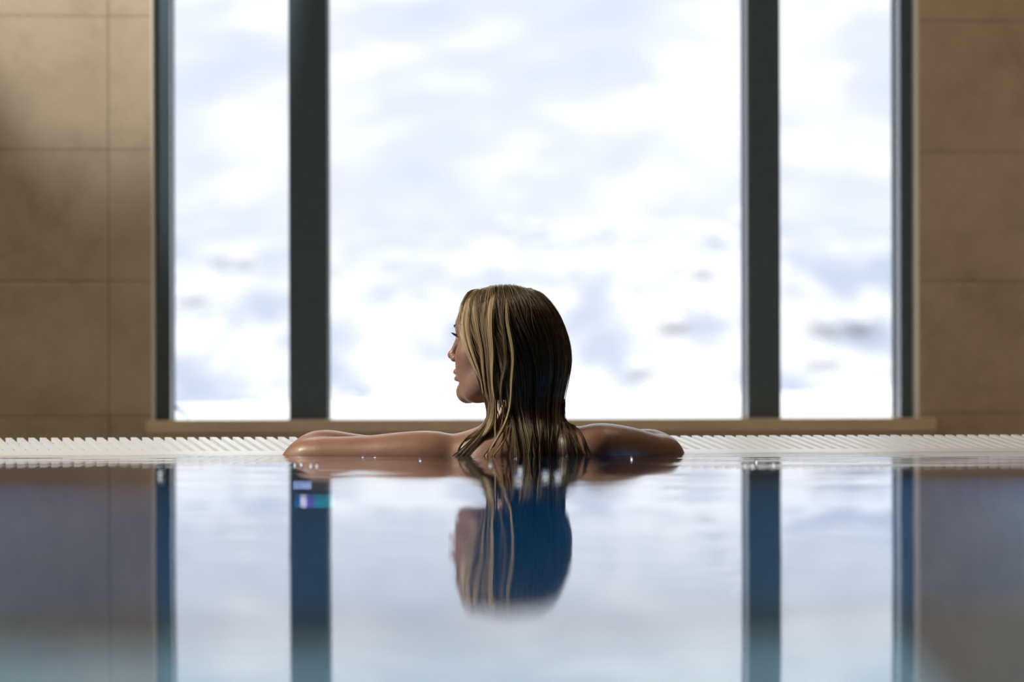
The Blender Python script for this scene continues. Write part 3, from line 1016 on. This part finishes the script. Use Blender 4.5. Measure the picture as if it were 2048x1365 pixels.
def hair():
    VV, QQ, CC = [], [], []
    off = 0
    r = np.random.default_rng(21)
    # under-layer: sheet along skull and fall, dark to stand for shadow between clumps
    ss = np.linspace(0.0, 1.0, 140)
    pys = np.concatenate([np.linspace(580, 604, 16), np.linspace(607, 818, 60), np.linspace(822, 940, 26)])
    S, Pq = np.meshgrid(ss, pys, indexing='ij')
    P = hair_pos(S, Pq, lift=0.0)
    cen = np.array([U(1028), 0.0, 0.0])
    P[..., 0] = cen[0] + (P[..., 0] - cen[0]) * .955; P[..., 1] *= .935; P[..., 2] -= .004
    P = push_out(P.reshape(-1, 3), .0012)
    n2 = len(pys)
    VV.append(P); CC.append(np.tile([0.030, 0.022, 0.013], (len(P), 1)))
    i, j = np.meshgrid(np.arange(len(ss) - 1), np.arange(n2 - 1), indexing='ij')
    sm = (ss[i] + ss[i + 1]) / 2; pm = (pys[j] + pys[j + 1]) / 2
    keep = ~((pm > 798) & (sm < .20)) & ~((pm > 832) & (sm > .49))
    a = i * n2 + j
    QQ.append(np.stack([a, a + 1, a + n2 + 1, a + n2], -1)[keep]); off += len(P)

    NP = 40
    t = np.linspace(0, 1, NP)
    SS = Strands()
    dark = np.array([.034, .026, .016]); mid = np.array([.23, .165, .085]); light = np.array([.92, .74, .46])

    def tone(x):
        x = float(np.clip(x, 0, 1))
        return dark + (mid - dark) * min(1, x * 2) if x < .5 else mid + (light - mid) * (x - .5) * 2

    # (1) the general fall of wet hair
    cl_s = np.concatenate([r.uniform(-.01, .62, 330), r.uniform(.62, 1, 60)])
    for s0 in cl_s:
        vis = s0 < .66
        n = int(r.integers(14, 26)) if vis else 9
        front = 1 - smoothstep(.12, .30, s0)
        ctone = r.normal(.21 + .40 * front, .18)  # blonder beside the face; lit front and shaded back also put into the tone
        start = 575 + (abs(r.normal(0, 1.2)) if r.random() < .7 else r.uniform(0, 46))
        endpy = r.uniform(908, 945) if s0 < .62 else r.uniform(858, 915)
        if s0 < .15 and r.random() < .45: continue
        if s0 < .20: endpy = r.uniform(740, 830) if r.random() < .62 else r.uniform(900, 940)
        elif vis and r.random() < .25: endpy = r.uniform(770, 895)
        lift0 = abs(r.normal(0.0, .0024)) - .002
        ph = r.uniform(0, 6.28, 3)
        cw = r.uniform(.006, .016)
        for k in range(n):
            ds = r.normal(0, 1) * cw; dl = r.normal(0, 1) * .0014
            st = start + abs(r.normal(0, .8))
            py = st + (endpy + r.normal(0, 9) - st) * (0.10 * t + 0.90 * t ** 1.45)
            tight = 1 - 0.80 * smoothstep(0.05, 0.75, t)
            wob = .0030 * np.sin(6.0 * t + ph[0]) * t + .0016 * np.sin(11 * t + ph[1]) * t
            sv = np.clip(s0 + ds * tight + wob + r.normal(0, .0007), 0, 1)
            lf = lift0 * np.clip(t * 4, .2, 1) + dl * tight + .0010 * np.sin(5 * t + ph[2])
            p = hair_pos(sv, py)
            nd = hair_pos(sv, py, lift=0.01) - p; nd /= np.linalg.norm(nd, axis=1)[:, None] + 1e-9
            p = p + nd * lf[:, None]
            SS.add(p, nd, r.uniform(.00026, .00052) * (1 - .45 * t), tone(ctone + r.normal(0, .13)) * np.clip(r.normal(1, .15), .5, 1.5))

    # (2) the separate wet locks that lie over it, traced as paths over the head and shoulders
    locks = [
        # path (px, py), half width px, lift, tone, strands
        ([(938, 588), (928, 615), (924, 645), (928, 678), (938, 708), (951, 738), (964, 764)], 7.5, .008, .78, 170),
        ([(946, 584), (937, 620), (935, 655), (941, 690), (951, 722), (962, 752), (968, 788)], 6, .007, .84, 130),
        ([(952, 582), (950, 620), (956, 660), (966, 700), (968, 740), (972, 785), (978, 806)], 8, .007, .70, 130),
        ([(980, 577), (972, 615), (973, 660), (980, 700), (980, 745), (984, 790), (987, 830), (984, 856), (962, 874), (936, 892), (917, 912), (912, 930)], 13, .0055, .78, 300),
        ([(992, 576), (982, 620), (982, 665), (987, 705), (984, 745), (985, 780), (990, 800)], 9, .0065, .86, 170),
        ([(985, 577), (968, 616), (966, 655), (972, 700), (976, 740), (979, 784)], 6, .006, .70, 110),
        ([(1012, 576), (1014, 620), (1017, 660), (1027, 690), (1029, 725), (1022, 762), (1024, 800), (1019, 832), (999, 872), (974, 904), (968, 922)], 6.0, .007, .74, 150),
        ([(1008, 576), (1004, 640), (1012, 690), (1012, 730), (1003, 765), (1002, 790), (1000, 822)], 5, .005, .45, 90),
        ([(1018, 705), (1012, 735), (1005, 762), (1002, 790), (1004, 812)], 6, .0055, .55, 80),
        ([(974, 776), (978, 792), (981, 812), (978, 838), (960, 860), (934, 874), (920, 892), (913, 915)], 4.0, .006, .66, 80),
        ([(996, 766), (990, 800), (993, 830), (990, 850), (992, 874), (986, 900), (984, 915)], 3.0, .005, .66, 46),
        ([(1010, 800), (1008, 824), (1005, 846), (998, 866), (990, 892)], 2.0, .004, .62, 26),
        ([(980, 812), (979, 838), (968, 858), (948, 872), (926, 884)], 3.5, .005, .60, 60),
        ([(1020, 812), (1024, 836), (1022, 848), (1014, 858)], 1.6, .004, .68, 18),
        ([(1058, 800), (1064, 840), (1063, 870), (1056, 905), (1054, 925)], 2.0, .004, .52, 26),
        ([(1082, 800), (1084, 840), (1080, 880), (1076, 905), (1076, 925)], 2.0, .004, .50, 26),
        ([(1105, 780), (1104, 830), (1102, 870), (1097, 905), (1098, 925)], 2.6, .004, .50, 34),
        ([(1112, 790), (1112, 830), (1112, 870), (1106, 905), (1106, 925)], 2.2, .004, .44, 30),
        ([(1127, 808), (1125, 838), (1134, 850), (1150, 858), (1160, 872), (1168, 890), (1172, 915)], 4.5, .004, .42, 80),
        ([(1122, 820), (1122, 842), (1136, 856), (1146, 872), (1150, 892), (1150, 915)], 4, .004, .36, 60),
        ([(1118, 830), (1120, 850), (1128, 868), (1134, 892), (1136, 915)], 4, .003, .32, 60),
        ([(1129, 800), (1127, 825), (1127, 842), (1139, 850), (1152, 858)], 2.0, .005, .60, 24),
        ([(1128, 795), (1128, 815), (1126, 836)], .8, .003, .35, 6),
    ]
    # bright arcs that run from the parting over the dark back
    for q in range(30):
        s0 = r.uniform(.22, .57)
        pyq = np.linspace(578, r.uniform(690, 860), 9)
        pp = hair_pos(np.full(9, s0) + np.linspace(0, r.normal(0, .012), 9), pyq)
        locks.append(([(CX + pp[k, 0] / (DW + pp[k, 1]) * F_PX * (DW + pp[k, 1]) / DW, pyq[k]) for k in range(9)], r.uniform(.8, 2.2), .0025, r.uniform(.42, .68), int(r.integers(10, 26))))
    for path, hw, lift, tn, cnt in locks:
        path = np.array(path, float)
        seg = np.concatenate([[0], np.cumsum(np.hypot(*np.diff(path, axis=0).T))]); seg /= seg[-1]
        base = np.stack([np.interp(t, seg, path[:, a]) for a in (0, 1)], -1)
        for _ in range(10):
            base[1:-1] = .25 * base[:-2] + .5 * base[1:-1] + .25 * base[2:]
        ph = r.uniform(0, 6.28)
        for k in range(cnt):
            o = np.clip(r.normal(0, .48), -1.15, 1.15)
            prof = hw * (1 - .62 * smoothstep(.15, 1.0, t)) * np.clip(.45 + t * 4, 0, 1)
            te = r.uniform(.88, 1.0); tk = t * te
            bx = np.interp(tk, t, base[:, 0]); by = np.interp(tk, t, base[:, 1])
            px = bx + o * prof + .5 * np.sin(9 * t + ph + o * 2) * t; py = by + r.normal(0, .8)
            v = shell_v(px, py)
            low = np.clip((py - 845) / 30, 0, 1)
            v = np.where(px < 965, v * (1 - low) + low * np.minimum(v, -.075), v)
            v = np.where(px > 1118, v * (1 - low) + low * np.minimum(v, -.085), v)
            bul = lift * (1 - .7 * (o / 1.2) ** 2) * np.clip(t * 5, 0, 1) + r.normal(0, .0007)
            p = np.stack([U(px, 0 * v), v - bul, W(py)], -1)
            nd = np.tile(np.array([0, -1.0, 0.05]), (NP, 1))
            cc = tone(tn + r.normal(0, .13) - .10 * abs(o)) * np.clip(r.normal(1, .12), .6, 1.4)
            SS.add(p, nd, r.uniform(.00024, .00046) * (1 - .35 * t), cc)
    # (3) a few stray hairs
    for k in range(60):
        s0 = r.uniform(0, .6); pyq = np.linspace(576, r.uniform(640, 900), NP)
        sv = np.clip(s0 + r.normal(0, .05) * t + .01 * np.sin(6 * t + r.uniform(0, 6)), 0, 1)
        p = hair_pos(sv, pyq, lift=r.uniform(.002, .006)); nd = np.tile(np.array([0, -1.0, .05]), (NP, 1))
        SS.add(p, nd, np.full(NP, .00018), tone(r.uniform(.4, .8)))

    V, Q, C = SS.mesh(off)
    VV.append(V); QQ.append(Q); CC.append(C)
    V = np.concatenate(VV); Q = np.concatenate(QQ); C = np.concatenate(CC)
    m, nt, b = principled('wet_hair', (0.3, 0.2, 0.1), 0.30)
    at = nt.nodes.new('ShaderNodeAttribute'); at.attribute_name = 'strand'
    nt.links.new(at.outputs['Color'], b.inputs['Base Color'])
    b.inputs['Specular IOR Level'].default_value = 0.6
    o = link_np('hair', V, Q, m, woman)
    ca = o.data.color_attributes.new('strand', 'FLOAT_COLOR', 'POINT')
    nverts = len(o.data.vertices)
    ca.data.foreach_set('color', np.concatenate([C, np.ones((len(C), 1))], 1)[:nverts].astype(np.float32).ravel())
    return o


hair()

# ------------------------------------------------------------------ drops and bubbles floating on the water
def bubbles():
    m, nt, b = principled('water_bead', (0.95, 0.98, 1.0), 0.0)
    b.inputs['Transmission Weight'].default_value = 1.0; b.inputs['IOR'].default_value = 1.333
    A = ('small round bubble over the mirrored wet hair, out of focus', 'bubbles over the mirrored hair')
    B = ('tiny bright bubble on the water below the long outstretched arm', 'bubbles below the outstretched arm')
    Cc = ('tiny bubble on the mirrored window post just below the far elbow', 'bubbles on the mirrored post by the elbow')
    D = ('tiny bubble near the top of the mirrored post, right of the swimmer', 'bubbles on the mirrored post beyond the bent arm')
    spots = [(1037, 960, A), (1091, 953, A), (1116, 954, A), (1040, 943, A),
             (840, 923, B), (750, 917, B), (726, 917, B),
             (590, 931, Cc), (603, 930, Cc), (622, 932, Cc), (634, 933, Cc),
             (1512, 924, D), (1504, 932, D), (1489, 932, D), (1546, 931, D),
             (980, 932, ('tiny bubble at the edge of the mirrored face, below the neck', None)),
             (1134, 914, ('bright bubble at the water line under the hair fanned on the shoulder', None)),
             (1263, 919, ('single bright bubble on the dark water below the bent arm', None)),
             (1031, 918, ('tiny bubble at the water line where the back hair dips in', None)),
             (322, 950, ('faint bubble on the mirrored frame beside the wide slab wall', None))]
    proto = None
    for px, py, (lab, grp) in spots:
        d = fwd + rgt * ((px - CX) / F_PX) - upv * ((py - HY) / F_PX)
        p = CAM + d * (-CAM_H / d[2])
        r = 0.0030 if p[1] > 3.6 else 0.0045
        p[2] += r * .8
        if proto is None:
            V, Fc = [], []
            nA, nB = 16, 8
            for i in range(nB + 1):
                th = math.pi * i / nB
                for j in range(nA):
                    a = 2 * math.pi * j / nA
                    V.append((math.sin(th) * math.cos(a), math.sin(th) * math.sin(a), math.cos(th)))
            for i in range(nB):
                for j in range(nA):
                    Fc.append((i * nA + j, (i + 1) * nA + j, (i + 1) * nA + (j + 1) % nA, i * nA + (j + 1) % nA))
            o = link('water_bubble', V, Fc, m, smooth=True); proto = o
        else:
            o = proto.copy(); COL.objects.link(o)
        o.location = tuple(p); o.scale = (r, r, r)
        tag(o, lab, 'bubble', grp)


bubbles()

def emit(name, col, strength):
    m, nt, out = new_mat(name)
    e = nt.nodes.new('ShaderNodeEmission'); e.inputs[0].default_value = (*col, 1); e.inputs[1].default_value = strength
    nt.links.new(e.outputs[0], out.inputs[0])
    return m


M['led_white'] = emit('led_white', (0.75, 0.72, 1.0), 18.0)
M['led_violet'] = emit('led_violet', (0.22, 0.16, 1.0), 8.0)
M['led_blue'] = emit('led_blue', (0.0, 0.30, 1.0), 6.0)
M['led_lilac'] = emit('led_lilac', (0.40, 0.52, 1.0), 12.0)
M['led_cyan'] = emit('led_cyan', (0.0, 0.45, 0.62), 9.0)


def pool_lights():
    # coloured light set in the pool floor
    t = bpy.data.objects.new('floor_light', None); COL.objects.link(t)
    t.location = (wx(624, 4.08), 4.08, PD)
    tag(t, 'small rectangular blue and violet light glowing in the mirrored window post', 'pool light')
    MB().box(-.033, .040, -.024, .024, 0, .010).build('housing', M['metal'], t, bevel=.002)
    MB().box(-.030, -.020, -.020, .020, .010, .013).build('lamp', M['led_blue'], t)
    MB().box(-.020, -.010, -.020, .020, .010, .013).build('lamp', M['led_white'], t)
    MB().box(-.010, .002, -.020, .020, .010, .013).build('lamp', M['led_violet'], t)
    MB().box(.002, .036, -.020, .020, .010, .013).build('lamp', M['led_cyan'], t)

    t = bpy.data.objects.new('floor_light', None); COL.objects.link(t)
    t.location = (wx(604, 4.60), 4.60, PD)
    tag(t, 'faint lilac light in the mirrored window post, nearer the pool edge than the rectangular one', 'pool light')
    MB().box(-.020, .020, -.030, .030, 0, .010).build('housing', M['metal'], t, bevel=.002)
    MB().box(-.017, .017, -.026, .026, .010, .013).build('lamp', M['led_lilac'], t)


pool_lights()

# ------------------------------------------------------------------ light
def spot(name, loc, target, energy, color, size, blend_, radius=0.05):
    l = bpy.data.lights.new(name, 'SPOT'); l.energy = energy; l.color = color
    l.spot_size = math.radians(size); l.spot_blend = blend_; l.shadow_soft_size = radius
    o = bpy.data.objects.new(name, l); COL.objects.link(o); o.location = loc
    o.rotation_euler = (Vector(target) - Vector(loc)).to_track_quat('-Z', 'Y').to_euler()
    return o


def area(name, loc, target, energy, color, sx, sy):
    l = bpy.data.lights.new(name, 'AREA'); l.energy = energy; l.color = color; l.shape = 'RECTANGLE'; l.size = sx; l.size_y = sy
    o = bpy.data.objects.new(name, l); COL.objects.link(o); o.location = loc
    o.rotation_euler = (Vector(target) - Vector(loc)).to_track_quat('-Z', 'Y').to_euler()
    return o


WARM = (1.0, 0.74, 0.48)
p = at_y(330, 60, YW)
p = at_y(230, 300, YW)
spot('wall_washer', (p[0], 6.2, 2.6), (p[0], YW, 1.945), 190, (1.0, 0.95, 0.90), 50, 0.18, 0.03)
spot('ceiling_spot', (-3.4, 4.25, 2.9), (0.1, 4.68, 0.15), 760, (1.0, 0.88, 0.72), 32, 0.6, 0.25)
area('ceiling_lamp', (-2.8, 4.2, 2.96), (-2.8, 4.2, 0), 22, WARM, 1.2, 1.2)
area('ceiling_lamp', (2.2, 5.3, 2.96), (2.2, 5.3, 0), 20, WARM, 1.2, 1.2)
for x in (-2.4, -1.3, 1.6, 2.6):
    area('pool_lamp', (x, PY1 - 0.03, -0.6), (x, 0, -1.3), 54, (0.5, 0.8, 1.0), 0.3, 0.12)

w = bpy.data.worlds.new('sky'); SC.world = w; w.use_nodes = True
bg = w.node_tree.nodes['Background']
bg.inputs[0].default_value = (0.95, 0.96, 1.0, 1); bg.inputs[1].default_value = 2.4

# ------------------------------------------------------------------ camera
cd = bpy.data.cameras.new('camera'); co = bpy.data.objects.new('camera', cd); COL.objects.link(co)
cd.sensor_width = 36.0; cd.lens = F_PX / 2048 * 36.0
cd.shift_y = (HY - 682.5) / 2048
cd.clip_start = 0.05; cd.clip_end = 2000
back = -fwd
co.matrix_world = Matrix(((rgt[0], upv[0], back[0], CAM[0]), (rgt[1], upv[1], back[1], CAM[1]), (rgt[2], upv[2], back[2], CAM[2]), (0, 0, 0, 1)))
cd.dof.use_dof = True; cd.dof.focus_distance = DW - 0.05; cd.dof.aperture_fstop = 2.4
SC.camera = co

SC.view_settings.view_transform = 'Standard'; SC.view_settings.look = 'None'
SC.view_settings.exposure = 0.0; SC.view_settings.gamma = 1.0
SC.cycles.use_denoising = True
SC.cycles.max_bounces = 10
SC.cycles.caustics_refractive = False
SC.cycles.caustics_reflective = False
